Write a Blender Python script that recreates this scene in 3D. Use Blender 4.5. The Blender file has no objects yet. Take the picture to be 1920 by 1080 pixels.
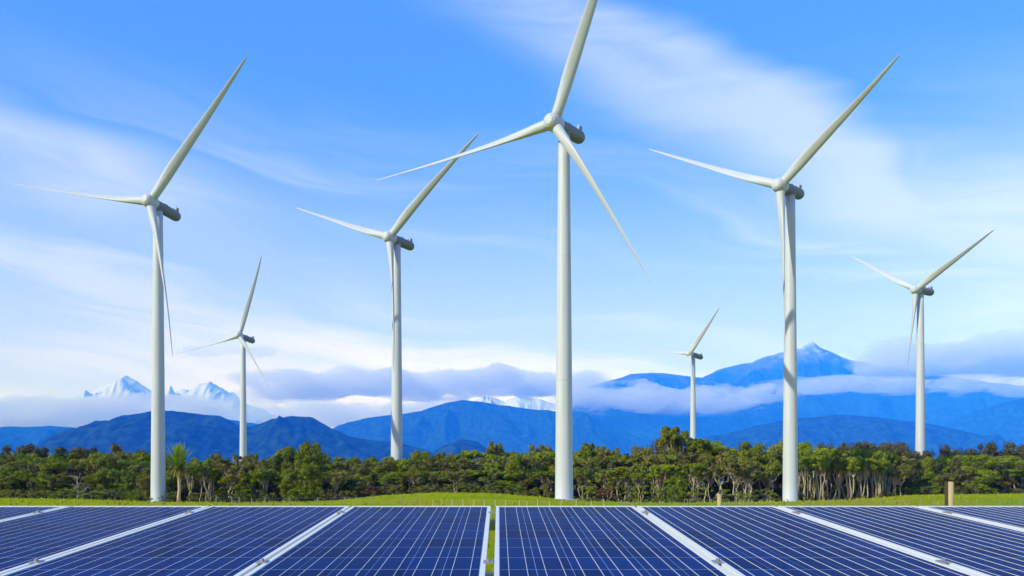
import bpy, math, random
import numpy as np
from mathutils import Vector, Matrix

sc = bpy.context.scene
COL = sc.collection
R = math.radians
MS = 1.8                                # scale of the far landscape
F, YH, ZC = 1600.0, 908.0, 2.6          # focal length in photo pixels, horizon row, eye height

# ------------------------------------------------------------------ camera
cam = bpy.data.cameras.new('camera')
camo = bpy.data.objects.new('camera', cam); COL.objects.link(camo)
cam.sensor_width = 36.0; cam.lens = 36.0 * F / 1920.0
cam.shift_y = (YH - 540.0) / 1920.0
cam.clip_start = 0.05; cam.clip_end = 120000
camo.location = (0, 0, ZC); camo.rotation_euler = (R(90), 0, 0)
sc.camera = camo

# ------------------------------------------------------------------ render settings / exposure
sc.render.engine = 'CYCLES'
sc.cycles.use_denoising = True
try: sc.cycles.denoiser = 'OPENIMAGEDENOISE'
except Exception: pass
sc.cycles.max_bounces = 10; sc.cycles.diffuse_bounces = 3; sc.cycles.glossy_bounces = 3
sc.cycles.transparent_max_bounces = 8; sc.cycles.volume_bounces = 8
sc.cycles.sample_clamp_indirect = 6.0
sc.view_settings.view_transform = 'Standard'; sc.view_settings.look = 'None'
sc.view_settings.exposure = 0.6; sc.view_settings.gamma = 1.0
sc.view_settings.use_curve_mapping = False

# ------------------------------------------------------------------ sun
SUN_EL, SUN_AZ = 30.0, -126.0           # azimuth clockwise from +Y (the view direction)
to_sun = Vector((math.sin(R(SUN_AZ)) * math.cos(R(SUN_EL)), math.cos(R(SUN_AZ)) * math.cos(R(SUN_EL)), math.sin(R(SUN_EL))))
sl = bpy.data.lights.new('sun', 'SUN'); sl.energy = 5.0; sl.angle = R(0.5); sl.color = (0.58, 0.64, 1.0)
slo = bpy.data.objects.new('sun', sl); COL.objects.link(slo)
slo.rotation_euler = to_sun.to_track_quat('Z', 'Y').to_euler(); slo.location = (-60, -60, 80)

# ------------------------------------------------------------------ node helper
class NT:
    def __init__(self, tree): self.t = tree; self.n = tree.nodes; self.l = tree.links
    def new(self, typ, **kw):
        nd = self.n.new(typ)
        for k, v in kw.items(): setattr(nd, k, v)
        return nd
    def put(self, sock, v):
        if hasattr(v, 'is_output') or isinstance(v, bpy.types.NodeSocket): self.l.new(v, sock)
        else: sock.default_value = v
    def math(self, op, a, b=None, c=None, clamp=False):
        nd = self.n.new('ShaderNodeMath'); nd.operation = op; nd.use_clamp = clamp
        self.put(nd.inputs[0], a)
        if b is not None: self.put(nd.inputs[1], b)
        if c is not None: self.put(nd.inputs[2], c)
        return nd.outputs[0]
    def step(self, x, a, b):
        nd = self.n.new('ShaderNodeMapRange'); nd.interpolation_type = 'SMOOTHSTEP'
        self.put(nd.inputs[0], x); nd.inputs[1].default_value = a; nd.inputs[2].default_value = b
        return nd.outputs[0]
    def mix(self, f, a, b, blend='MIX'):
        nd = self.n.new('ShaderNodeMix'); nd.data_type = 'RGBA'; nd.blend_type = blend
        self.put(nd.inputs[0], f)
        for s, v in ((nd.inputs[6], a), (nd.inputs[7], b)):
            self.put(s, (*v, 1.0) if isinstance(v, tuple) and len(v) == 3 else v)
        return nd.outputs[2]
    def xyz(self, x, y, z):
        nd = self.n.new('ShaderNodeCombineXYZ')
        self.put(nd.inputs[0], x); self.put(nd.inputs[1], y); self.put(nd.inputs[2], z)
        return nd.outputs[0]
    def noise(self, vec, scale, detail=4.0, rough=0.55, dist=0.0):
        nd = self.n.new('ShaderNodeTexNoise')
        if vec is not None: self.l.new(vec, nd.inputs['Vector'])
        nd.inputs['Scale'].default_value = scale; nd.inputs['Detail'].default_value = detail
        nd.inputs['Roughness'].default_value = rough; nd.inputs['Distortion'].default_value = dist
        return nd.outputs[0]

# ------------------------------------------------------------------ world: daylight sky with high thin cloud
world = bpy.data.worlds.new('World'); sc.world = world; world.use_nodes = True
w = NT(world.node_tree); w.n.clear()
sky = w.new('ShaderNodeTexSky', sky_type='NISHITA')
sky.sun_disc = False; sky.sun_elevation = R(SUN_EL); sky.sun_rotation = R(SUN_AZ % 360)
sky.altitude = 0; sky.air_density = 1.0; sky.dust_density = 0.6; sky.ozone_density = 2.0
hs = w.new('ShaderNodeHueSaturation'); hs.inputs['Saturation'].default_value = 1.14; hs.inputs['Value'].default_value = 1.0
w.l.new(w.mix(1.0, sky.outputs[0], (1.05, 1.08, 1.50), 'MULTIPLY'), hs.inputs['Color'])
tc = w.new('ShaderNodeTexCoord')
sp = w.new('ShaderNodeSeparateXYZ'); w.l.new(tc.outputs['Generated'], sp.inputs[0])
DEG = 180 / math.pi
az = w.math('MULTIPLY', w.math('ARCTAN2', sp.outputs[0], sp.outputs[1]), DEG)
el = w.math('MULTIPLY', w.math('ARCSINE', sp.outputs[2]), DEG)
base = w.xyz(w.math('MULTIPLY', az, 0.035), w.math('MULTIPLY', el, 0.16), 3.3)
warp = w.noise(base, 0.9, 3.0, 0.5)
elw = w.math('ADD', el, w.math('MULTIPLY', w.math('SUBTRACT', warp, 0.5), 9.0))
tilt_el = w.math('ADD', elw, w.math('MULTIPLY', az, 0.16))
streak = w.noise(w.xyz(w.math('MULTIPLY', az, 0.02), w.math('MULTIPLY', tilt_el, 0.17), 7.7), 1.0, 4.0, 0.45, 0.3)
streak2 = w.noise(w.xyz(w.math('MULTIPLY', az, 0.045), w.math('MULTIPLY', tilt_el, 0.55), 4.2), 1.0, 6.0, 0.6, 0.5)
streak = w.math('ADD', w.math('MULTIPLY', streak, 0.72), w.math('MULTIPLY', streak2, 0.28))
low = w.step(el, 27.0, 7.0)
veil = w.math('MULTIPLY', w.step(streak, 0.40, 0.62), low)
# one broad diagonal cirrus band
s = w.math('ADD', elw, w.math('MULTIPLY_ADD', az, 0.555, -31.6))
band = w.math('MULTIPLY', w.step(s, 3.0, 0.2), w.step(s, -7.0, -0.5))
fine = w.noise(w.xyz(w.math('MULTIPLY', az, 0.07), w.math('MULTIPLY', tilt_el, 0.34), 1.1), 1.0, 7.0, 0.58, 0.5)
band = w.math('MULTIPLY', band, w.step(fine, 0.0, 0.62))
band = w.math('MULTIPLY', band, w.step(az, -12.0, 8.0))
s2 = w.math('ADD', elw, w.math('MULTIPLY_ADD', az, 0.14, -14.9))
band2 = w.math('MULTIPLY', w.math('MULTIPLY', w.step(s2, 3.2, -0.4), w.step(s2, -5.0, -0.6)), w.step(az, -12.0, -26.0))
band2 = w.math('MULTIPLY', w.math('MULTIPLY', band2, w.step(fine, 0.05, 0.7)), 0.42)
cl = w.math('MAXIMUM', w.math('MAXIMUM', w.math('MULTIPLY', band, 0.44), band2), w.math('MULTIPLY', veil, 0.80))
haze0 = w.math('MULTIPLY', w.step(el, 25.0, 3.0), 0.56)
blue = w.mix(0.55, hs.outputs[0], (0.60, 2.25, 7.8))
clear = w.mix(haze0, blue, (6.5, 7.2, 14.0))
col = w.mix(cl, clear, (7.0, 7.5, 13.2))
bg = w.new('ShaderNodeBackground'); bg.inputs['Strength'].default_value = 0.105
w.l.new(col, bg.inputs['Color'])
wo = w.new('ShaderNodeOutputWorld'); w.l.new(bg.outputs[0], wo.inputs['Surface'])

# ------------------------------------------------------------------ materials
def new_mat(name):
    m = bpy.data.materials.new(name); m.use_nodes = True
    t = NT(m.node_tree); b = m.node_tree.nodes['Principled BSDF']
    return m, t, b
def simple(name, colr, rough=0.6, spec=0.4, var=0.15, scale=3.0, bump=0.0, metal=0.0):
    m, t, b = new_mat(name)
    tcn = t.new('ShaderNodeTexCoord')
    n = t.noise(tcn.outputs['Object'], scale, 5.0, 0.6)
    lo = tuple(c * (1 - var) for c in colr); hi = tuple(min(1, c * (1 + var)) for c in colr)
    t.l.new(t.mix(n, lo, hi), b.inputs['Base Color'])
    b.inputs['Roughness'].default_value = rough; b.inputs['Specular IOR Level'].default_value = spec
    b.inputs['Metallic'].default_value = metal
    if bump:
        bp = t.new('ShaderNodeBump'); bp.inputs['Strength'].default_value = bump
        t.l.new(n, bp.inputs['Height']); t.l.new(bp.outputs[0], b.inputs['Normal'])
    return m
M = {}
def paint_mat():
    m, t, b = new_mat('turbine_white_paint')
    tcn = t.new('ShaderNodeTexCoord'); mp = t.new('ShaderNodeMapping'); mp.inputs['Scale'].default_value = (2.2, 2.2, 0.07)
    t.l.new(tcn.outputs['Object'], mp.inputs['Vector'])
    streak_ = t.noise(mp.outputs[0], 1.0, 5.0, 0.6); blot = t.noise(tcn.outputs['Object'], 0.25, 4.0, 0.6)
    c = t.mix(t.step(streak_, 0.30, 0.62), (0.45, 0.46, 0.49), (0.52, 0.535, 0.585))
    c = t.mix(t.math('MULTIPLY', t.step(blot, 0.5, 0.75), 0.35), c, (0.44, 0.45, 0.46))
    t.l.new(c, b.inputs['Base Color']); b.inputs['Roughness'].default_value = 0.5; b.inputs['Specular IOR Level'].default_value = 0.3
    return m
M['paint'] = paint_mat()
M['nacelle'] = simple('nacelle_shaded_grey', (0.17, 0.18, 0.19), 0.5, 0.35, 0.12, 0.8)  # darkened grey: the nacelle's shadowed look is put into its base colour
M['concrete'] = simple('footing_concrete', (0.34, 0.33, 0.30), 0.9, 0.2, 0.2, 1.5)
M['dark'] = simple('dark_steel', (0.06, 0.06, 0.06), 0.5)
M['alu'] = simple('white_aluminium', (0.70, 0.68, 0.65), 0.42, 0.5, 0.08, 14.0)
M['rack'] = simple('galvanised_steel', (0.33, 0.33, 0.33), 0.45, 0.5, 0.15, 6.0, 0, 0.6)
M['ribbon'] = simple('silver_ribbon', (0.70, 0.70, 0.70), 0.5, 0.4, 0.06, 20.0)
M['backsheet'] = simple('pale_blue_backsheet', (0.30, 0.37, 0.52), 0.6, 0.2, 0.08, 10.0)
M['bark'] = simple('pale_bark', (0.40, 0.33, 0.22), 0.85, 0.2, 0.40, 2.2, 0.5)
M['bark_dark'] = simple('brown_bark', (0.15, 0.115, 0.075), 0.9, 0.2, 0.40, 2.2, 0.5)
M['deadwood'] = simple('bleached_wood', (0.32, 0.28, 0.21), 0.85, 0.2, 0.25, 3.0, 0.4)
M['cab_bark'] = simple('cabbage_tree_bark', (0.46, 0.33, 0.20), 0.9, 0.2, 0.30, 5.0, 0.6)
M['timber'] = simple('weathered_timber', (0.42, 0.31, 0.17), 0.85, 0.2, 0.35, 4.0, 0.4)
M['timber_dark'] = simple('dark_timber', (0.06, 0.045, 0.03), 0.9, 0.2, 0.3, 4.0, 0.4)
M['post'] = simple('grey_fence_wood', (0.27, 0.23, 0.16), 0.9, 0.2, 0.3, 4.0, 0.3)
M['white_post'] = simple('white_plastic', (0.75, 0.78, 0.60), 0.6, 0.3, 0.05)
M['wire'] = simple('fence_wire', (0.35, 0.35, 0.33), 0.5, 0.5, 0.1, 3.0, 0, 0.7)

def cell_mat():
    m, t, b = new_mat('blue_silicon_cell')
    oi = t.new('ShaderNodeObjectInfo'); g = t.new('ShaderNodeNewGeometry')
    n = t.new('ShaderNodeTexVoronoi'); n.inputs['Scale'].default_value = 34.0
    t.l.new(g.outputs['Position'], n.inputs['Vector'])
    sepc = t.new('ShaderNodeSeparateColor'); t.l.new(n.outputs['Color'], sepc.inputs[0])
    big = t.noise(g.outputs['Position'], 1.1, 3.0)
    f = t.math('ADD', t.math('MULTIPLY', oi.outputs['Random'], 0.36), t.math('MULTIPLY', sepc.outputs[0], 0.26))
    f = t.math('ADD', f, t.math('MULTIPLY', big, 0.38), clamp=True)
    c = t.mix(f, (0.0005, 0.008, 0.046), (0.0005, 0.031, 0.185))
    t.l.new(c, b.inputs['Base Color'])
    b.inputs['Roughness'].default_value = 0.25; b.inputs['IOR'].default_value = 1.1
    b.inputs['Specular IOR Level'].default_value = 0.02
    b.inputs['Coat Weight'].default_value = 0.03; b.inputs['Coat Roughness'].default_value = 0.07; b.inputs['Coat IOR'].default_value = 1.3
    return m
M['cell'] = cell_mat()

def leaf_mat(name, lo, hi, trans=0.22):
    m, t, b = new_mat(name)
    oi = t.new('ShaderNodeObjectInfo'); g = t.new('ShaderNodeNewGeometry')
    n = t.noise(g.outputs['Position'], 0.55, 4.0, 0.6)
    n2 = t.noise(g.outputs['Position'], 3.5, 2.0, 0.6)
    f = t.math('ADD', t.math('MULTIPLY', n, 0.75), t.math('MULTIPLY', oi.outputs['Random'], 0.35))
    f = t.math('ADD', f, t.math('MULTIPLY_ADD', n2, 0.6, -0.27), clamp=True)
    c = t.mix(f, lo, hi)
    r2 = t.math('FRACT', t.math('MULTIPLY', oi.outputs['Random'], 7.31))
    c = t.mix(t.math('MULTIPLY', r2, 0.7), c, t.mix(1.0, c, (1.16, 0.98, 0.9), 'MULTIPLY'))
    r3 = t.math('FRACT', t.math('MULTIPLY', oi.outputs['Random'], 23.7))
    c = t.mix(t.math('MULTIPLY', r3, 0.32), c, t.mix(1.0, c, (0.55, 0.62, 0.6), 'MULTIPLY'))
    t.l.new(c, b.inputs['Base Color']); b.inputs['Roughness'].default_value = 0.6
    b.inputs['Specular IOR Level'].default_value = 0.05
    tr = t.new('ShaderNodeBsdfTranslucent'); t.l.new(c, tr.inputs['Color'])
    mx = t.new('ShaderNodeMixShader'); mx.inputs[0].default_value = trans
    t.l.new(b.outputs[0], mx.inputs[1]); t.l.new(tr.outputs[0], mx.inputs[2])
    out = [x for x in t.n if x.type == 'OUTPUT_MATERIAL'][0]; t.l.new(mx.outputs[0], out.inputs['Surface'])
    return m
M['leaf_green'] = leaf_mat('leaf_green', (0.05, 0.08, 0.007), (0.275, 0.325, 0.018))
M['leaf_bright'] = leaf_mat('leaf_bright', (0.08, 0.13, 0.007), (0.315, 0.405, 0.018))
M['leaf_olive'] = leaf_mat('leaf_olive', (0.065, 0.075, 0.012), (0.31, 0.3, 0.04))
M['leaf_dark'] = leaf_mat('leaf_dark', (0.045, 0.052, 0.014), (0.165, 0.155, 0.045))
M['leaf_rust'] = leaf_mat('leaf_rust', (0.09, 0.05, 0.02), (0.20, 0.12, 0.045))
M['cab_leaf'] = leaf_mat('cabbage_leaf', (0.13, 0.22, 0.012), (0.34, 0.46, 0.04))
M['cab_leaf_old'] = leaf_mat('cabbage_leaf_old', (0.22, 0.20, 0.05), (0.38, 0.33, 0.09))

def ground_mat():
    m, t, b = new_mat('pasture_grass')
    g = t.new('ShaderNodeNewGeometry')
    n = t.noise(g.outputs['Position'], 0.035, 4.0, 0.55); n2 = t.noise(g.outputs['Position'], 0.8, 6.0, 0.65)
    n3 = t.noise(g.outputs['Position'], 14.0, 4.0, 0.7)
    a = t.mix(t.step(n, 0.40, 0.62), (0.250, 0.345, 0.006), (0.400, 0.345, 0.016))
    a = t.mix(t.math('MULTIPLY', t.step(n2, 0.35, 0.72), 0.6), a, (0.190, 0.255, 0.005))
    a = t.mix(t.math('MULTIPLY', t.step(n3, 0.4, 0.75), 0.45), a, (0.36, 0.37, 0.012))
    n4 = t.noise(g.outputs['Position'], 0.13, 5.0, 0.6)
    a = t.mix(t.math('MULTIPLY', t.step(n4, 0.55, 0.72), 0.55), a, (0.30, 0.23, 0.05))
    t.l.new(a, b.inputs['Base Color']); b.inputs['Roughness'].default_value = 0.9; b.inputs['Specular IOR Level'].default_value = 0.0
    bp = t.new('ShaderNodeBump'); bp.inputs['Strength'].default_value = 0.8; bp.inputs['Distance'].default_value = 0.15
    t.l.new(t.math('ADD', n2, n3), bp.inputs['Height']); t.l.new(bp.outputs[0], b.inputs['Normal'])
    return m
M['ground'] = ground_mat()

def mountain_mat(name, forest, rock, snow_z0=None, snow_z1=None):
    m, t, b = new_mat(name)
    g = t.new('ShaderNodeNewGeometry')
    n = t.noise(g.outputs['Position'], 0.004 / MS, 6.0, 0.6); n2 = t.noise(g.outputs['Position'], 0.02 / MS, 5.0, 0.65)
    c = t.mix(t.step(n2, 0.35, 0.68), tuple(x * 0.35 for x in forest), tuple(x * 2.2 for x in forest))
    c = t.mix(t.step(n, 0.66, 0.74), c, rock)
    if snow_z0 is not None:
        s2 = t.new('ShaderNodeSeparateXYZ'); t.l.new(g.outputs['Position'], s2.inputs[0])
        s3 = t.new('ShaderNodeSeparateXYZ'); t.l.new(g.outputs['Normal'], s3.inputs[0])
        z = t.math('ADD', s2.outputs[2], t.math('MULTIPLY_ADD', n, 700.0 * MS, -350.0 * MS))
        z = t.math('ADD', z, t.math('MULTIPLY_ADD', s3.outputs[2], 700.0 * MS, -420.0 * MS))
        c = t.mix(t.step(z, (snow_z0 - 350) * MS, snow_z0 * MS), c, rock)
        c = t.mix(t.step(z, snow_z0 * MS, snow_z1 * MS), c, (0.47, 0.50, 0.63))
    t.l.new(c, b.inputs['Base Color']); b.inputs['Roughness'].default_value = 0.95; b.inputs['Specular IOR Level'].default_value = 0.0
    return m

def volume_mat(name, colr, dens, aniso=0.0, absorb=False):
    m = bpy.data.materials.new(name); m.use_nodes = True; t = NT(m.node_tree); t.n.clear()
    v = t.new('ShaderNodeVolumePrincipled')
    v.inputs['Color'].default_value = (*colr, 1); v.inputs['Absorption Color'].default_value = (1, 1, 1, 1)
    v.inputs['Density'].default_value = dens
    if absorb: v.inputs['Absorption Color'].default_value = (0, 0, 0, 1)
    v.inputs['Anisotropy'].default_value = aniso
    o = t.new('ShaderNodeOutputMaterial'); t.l.new(v.outputs[0], o.inputs['Volume'])
    return m

# ------------------------------------------------------------------ mesh helpers
def mesh_np(name, V, Fc, mat, smooth=False):
    me = bpy.data.meshes.new(name)
    me.from_pydata([tuple(v) for v in V] if not isinstance(V, list) else V, [], Fc if isinstance(Fc, list) else Fc.tolist())
    me.materials.append(mat)
    if smooth: me.polygons.foreach_set('use_smooth', [True] * len(me.polygons))
    me.update()
    return me
def ob(name, me, parent=None, loc=(0, 0, 0), rot=(0, 0, 0), scale=(1, 1, 1), **props):
    o = bpy.data.objects.new(name, me); COL.objects.link(o)
    o.location = loc; o.rotation_euler = rot; o.scale = scale
    if parent is not None: o.parent = parent
    for k, v in props.items(): o[k] = v
    return o
def empty(name, loc, label, cat, group=None, rot=(0, 0, 0), scale=(1, 1, 1)):
    o = ob(name, None, None, loc, rot, scale, label=label, category=cat)
    o.empty_display_size = 0.3
    if group: o['group'] = group
    return o

class MB:
    def __init__(self): self.V = []; self.F = []
    def box(self, a, b):
        (x0, y0, z0), (x1, y1, z1) = a, b; i = len(self.V)
        self.V += [(x0, y0, z0), (x1, y0, z0), (x1, y1, z0), (x0, y1, z0), (x0, y0, z1), (x1, y0, z1), (x1, y1, z1), (x0, y1, z1)]
        self.F += [[i + k for k in q] for q in ((3, 2, 1, 0), (4, 5, 6, 7), (0, 1, 5, 4), (1, 2, 6, 5), (2, 3, 7, 6), (3, 0, 4, 7))]
        return self
    def tube(self, pts, rad, n=6, cap=True):
        pts = [Vector(p) for p in pts]; i0 = len(self.V); up = Vector((0.31, 0.95, 0.02))
        for k, p in enumerate(pts):
            d = (pts[min(k + 1, len(pts) - 1)] - pts[max(k - 1, 0)]).normalized()
            u = d.cross(up)
            if u.length < 1e-3: u = d.cross(Vector((1, 0, 0)))
            u.normalize(); v = d.cross(u)
            for j in range(n):
                a = 2 * math.pi * j / n; q = p + (u * math.cos(a) + v * math.sin(a)) * rad[k]
                self.V.append(tuple(q))
        for k in range(len(pts) - 1):
            for j in range(n):
                a = i0 + k * n + j; b = i0 + k * n + (j + 1) % n
                self.F.append([a, a + n, b + n, b])
        if cap:
            self.F.append([i0 + j for j in range(n)]); L = i0 + (len(pts) - 1) * n
            self.F.append([L + n - 1 - j for j in range(n)])
        return self
    def lathe(self, prof, n=32):      # profile [(radius, z)] about the z axis
        i0 = len(self.V)
        for r, z in prof:
            for j in range(n):
                a = 2 * math.pi * j / n; self.V.append((r * math.cos(a), r * math.sin(a), z))
        for k in range(len(prof) - 1):
            for j in range(n):
                a = i0 + k * n + j; b = i0 + k * n + (j + 1) % n
                self.F.append([a, b, b + n, a + n])
        self.F.append([i0 + n - 1 - j for j in range(n)]); L = i0 + (len(prof) - 1) * n
        self.F.append([L + j for j in range(n)])
        return self
    def mesh(self, name, mat, smooth=False): return mesh_np(name, self.V, self.F, mat, smooth)

def _h(ix, iy, s):
    v = (ix.astype(np.int64) * 374761393 + iy.astype(np.int64) * 668265263 + s * 974634777) & 0xffffffff
    v = ((v ^ (v >> 13)) * 1274126177) & 0xffffffff
    return ((v ^ (v >> 16)) & 0xffff) / 65535.0
def vn(x, y, s=0):
    x = np.asarray(x, float); y = np.asarray(y, float); ix = np.floor(x); iy = np.floor(y); fx = x - ix; fy = y - iy
    fx = fx * fx * (3 - 2 * fx); fy = fy * fy * (3 - 2 * fy)
    a = _h(ix, iy, s); b = _h(ix + 1, iy, s); c = _h(ix, iy + 1, s); d = _h(ix + 1, iy + 1, s)
    return (a * (1 - fx) + b * fx) * (1 - fy) + (c * (1 - fx) + d * fx) * fy
def fbm(x, y, o=5, s=0, g=0.5):
    t = 0; a = 1; n = 0
    for k in range(o):
        t = t + a * vn(x * 2 ** k, y * 2 ** k, s + k * 17); n += a; a *= g
    return t / n
def sstep(a, b, x):
    t = np.clip((x - a) / (b - a), 0, 1); return t * t * (3 - 2 * t)

def at(px, py, D): return Vector(((px - 960) / F * D, D, ZC + (YH - py) / F * D))

# ------------------------------------------------------------------ terrain
GX = [-400, 0, 150, 300, 450, 560, 640, 720, 820, 920, 1010, 1100, 1200, 1300, 1500, 1600, 1700, 1920, 2400]
GY = [934, 934, 936, 942, 943, 942, 938, 929, 923.5, 924.5, 932, 941, 943.5, 944, 941, 937, 929, 926, 926]
def ground_z(x, y):
    x = np.asarray(x, float); y = np.asarray(y, float); D = np.maximum(y, 1.0)
    px = 960 + F * x / D
    zt = ZC - (np.interp(px, GX, GY) - YH) / F * np.clip(D, 1, 178)
    k = sstep(74, 165, D) * (1 - sstep(420, 900, D)) * (y > 1)
    return k * zt + 0.10 * (fbm(x / 9.0, y / 9.0, 3, 5) - 0.5) * sstep(8, 40, np.hypot(x, y))
def gz(x, y): return float(ground_z(np.array([x]), np.array([y]))[0])

def build_ground():
    ang = np.concatenate([np.linspace(-42, 42, 300), np.linspace(46, 314, 68)])
    rad = np.concatenate([[2.0, 4, 7, 11, 17, 26, 38, 52], np.linspace(64, 240, 120), np.geomspace(260, 36000, 44)])
    A, Rr = np.meshgrid(np.radians(ang), rad)
    X = Rr * np.sin(A); Y = Rr * np.cos(A); Z = ground_z(X, Y)
    na = len(ang); V = list(zip(X.ravel().tolist(), Y.ravel().tolist(), Z.ravel().tolist())) + [(0, 0, 0.0)]
    Fc = []
    for i in range(len(rad) - 1):
        for j in range(na):
            k = (j + 1) % na; Fc.append([i * na + j, i * na + k, (i + 1) * na + k, (i + 1) * na + j][::-1])
    c = len(V) - 1
    for j in range(na): Fc.append([c, (j + 1) % na, j][::-1])
    ob('ground', mesh_np('ground', V, Fc, M['ground'], True), kind='structure', label='green and yellowed pasture running to the forest edge')
build_ground()

# ------------------------------------------------------------------ mountains
def mountain(name, label, prof, D, depth, mat, seed, rough=0.03, spur=0.7, nx=360, ny=72):
    D *= MS; depth *= MS
    px = np.array([p[0] for p in prof], float); py = np.array([p[1] for p in prof], float)
    xs = np.linspace(px[0], px[-1], nx)
    top = (YH - np.interp(xs, px, py)) / F * D + ZC
    Xw = (xs - 960) / F * D
    sc_ = D / 9000.0
    top = top * (1 + rough * 2 * (fbm(Xw / (420 * sc_), Xw * 0 + seed, 6, seed, 0.58) - 0.5))
    v = np.linspace(-1, 1, ny)
    Xg, Vg = np.meshgrid(Xw, v)
    def ridged(fr, st, o, sd):
        r_ = 0; a_ = 1; nn_ = 0
        for q in range(o):
            w_ = fbm(Xg / (900 * sc_) * 2 ** q, Vg * 2.5 * 2 ** q, 2, sd + 90 + q)
            r_ = r_ + a_ * (1 - np.abs(2 * vn(Xg / (fr * sc_) * 2 ** q + 1.1 * w_, Vg * st * 2 ** q + sd, sd + q) - 1)); nn_ += a_; a_ *= 0.52
        return r_ / nn_
    rid = ridged(620, 1.5, 5, seed + 9) * 1.25
    av = np.abs(Vg)
    warpx = Xg + depth * 0.25 * (fbm(Xg / (700 * sc_), Vg * 1.7, 3, seed + 31) - 0.5) * av
    T = np.interp(warpx, Xw, top)
    Zg = T * (1 - av) ** 1.15 + T * spur * (rid - 0.72) * (np.minimum(av * 3.2, 1) * (1 - av) * 1.1)
    edge = sstep(0, 0.03, (xs - xs[0]) / (xs[-1] - xs[0])) * sstep(0, 0.03, (xs[-1] - xs) / (xs[-1] - xs[0]))
    Zg = np.maximum(Zg * edge[None, :], -6) - 6 * (1 - edge[None, :])
    Zg[0, :] = -8; Zg[-1, :] = -8
    Yg = D + Vg * depth
    V = list(zip(Xg.ravel().tolist(), Yg.ravel().tolist(), Zg.ravel().tolist()))
    Fc = [[j * nx + i, j * nx + i + 1, (j + 1) * nx + i + 1, (j + 1) * nx + i] for j in range(ny - 1) for i in range(nx - 1)]
    ob(name, mesh_np(name, V, Fc, mat, True), kind='structure', label=label)
FOR = (0.009, 0.024, 0.022); ROCK = (0.17, 0.16, 0.15)
m_for = mountain_mat('forested_hill', FOR, (0.05, 0.055, 0.04))
m_near = mountain_mat('forested_near_hill', FOR, (0.09, 0.08, 0.07))
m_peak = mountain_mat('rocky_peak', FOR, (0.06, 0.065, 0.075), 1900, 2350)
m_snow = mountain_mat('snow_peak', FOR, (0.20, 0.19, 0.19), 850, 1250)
mountain('hill', 'dark blue forested hill with two humps behind the left forest',
  [(60, 850), (110, 838), (180, 801), (240, 778), (290, 769), (330, 768), (375, 773), (410, 777), (440, 793), (470, 799), (510, 785), (550, 778), (585, 781), (615, 798), (650, 815), (700, 825), (740, 826), (780, 838), (810, 846), (835, 832), (865, 823), (895, 827), (920, 845), (990, 872)],
  4200, 950, m_near, 3, 0.02)
mountain('hill', 'low blue ridge under the cloud at the left edge', [(-700, 800), (-300, 792), (0, 800), (120, 798), (240, 812), (420, 783), (475, 790), (600, 830), (760, 860)], 8200, 1500, m_for, 11, 0.02)
mountain('mountain', 'broad blue mountain in the middle distance behind the tallest turbine',
  [(480, 840), (600, 812), (640, 797), (690, 783), (745, 777), (790, 769), (835, 753), (870, 749), (910, 754), (970, 762), (1040, 770), (1090, 774), (1130, 790), (1200, 820), (1290, 850)],
  8600, 1900, m_for, 21, 0.012)
mountain('mountain', 'long blue mountain flank under the right cloud band',
  [(980, 800), (1050, 768), (1120, 752), (1250, 745), (1400, 742), (1560, 738), (1700, 735), (1850, 728), (2000, 720), (2400, 700), (2700, 740)],
  10200, 2000, m_for, 33, 0.02)
mountain('hill', 'deep blue foothill ridge behind the right forest',
  [(1180, 850), (1280, 828), (1380, 805), (1470, 785), (1560, 774), (1640, 779), (1720, 789), (1790, 803), (1850, 818), (1900, 836), (1980, 862)],
  5600, 1200, m_for, 45, 0.015)
mountain('hill', 'deep blue hill rising at the right edge', [(1640, 850), (1730, 812), (1800, 781), (1860, 760), (1920, 744), (2050, 735), (2300, 760), (2500, 800)], 7800, 1500, m_for, 51, 0.015)
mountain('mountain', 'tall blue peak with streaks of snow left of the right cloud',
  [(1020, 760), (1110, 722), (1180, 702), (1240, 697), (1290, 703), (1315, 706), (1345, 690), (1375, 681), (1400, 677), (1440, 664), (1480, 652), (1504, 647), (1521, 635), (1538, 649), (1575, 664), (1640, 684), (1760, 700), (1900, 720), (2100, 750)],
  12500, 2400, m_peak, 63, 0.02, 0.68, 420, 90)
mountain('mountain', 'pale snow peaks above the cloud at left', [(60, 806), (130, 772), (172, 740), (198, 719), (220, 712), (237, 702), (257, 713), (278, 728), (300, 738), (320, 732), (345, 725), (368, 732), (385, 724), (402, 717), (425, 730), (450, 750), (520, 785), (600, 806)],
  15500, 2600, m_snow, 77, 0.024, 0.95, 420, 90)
mountain('mountain', 'white snow slope behind the broad middle mountain', [(700, 806), (790, 774), (830, 758), (870, 750), (920, 740), (945, 748), (975, 741), (1010, 745), (1060, 758), (1120, 780)], 14000, 2200, m_snow, 83, 0.05, 1.0)

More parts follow.
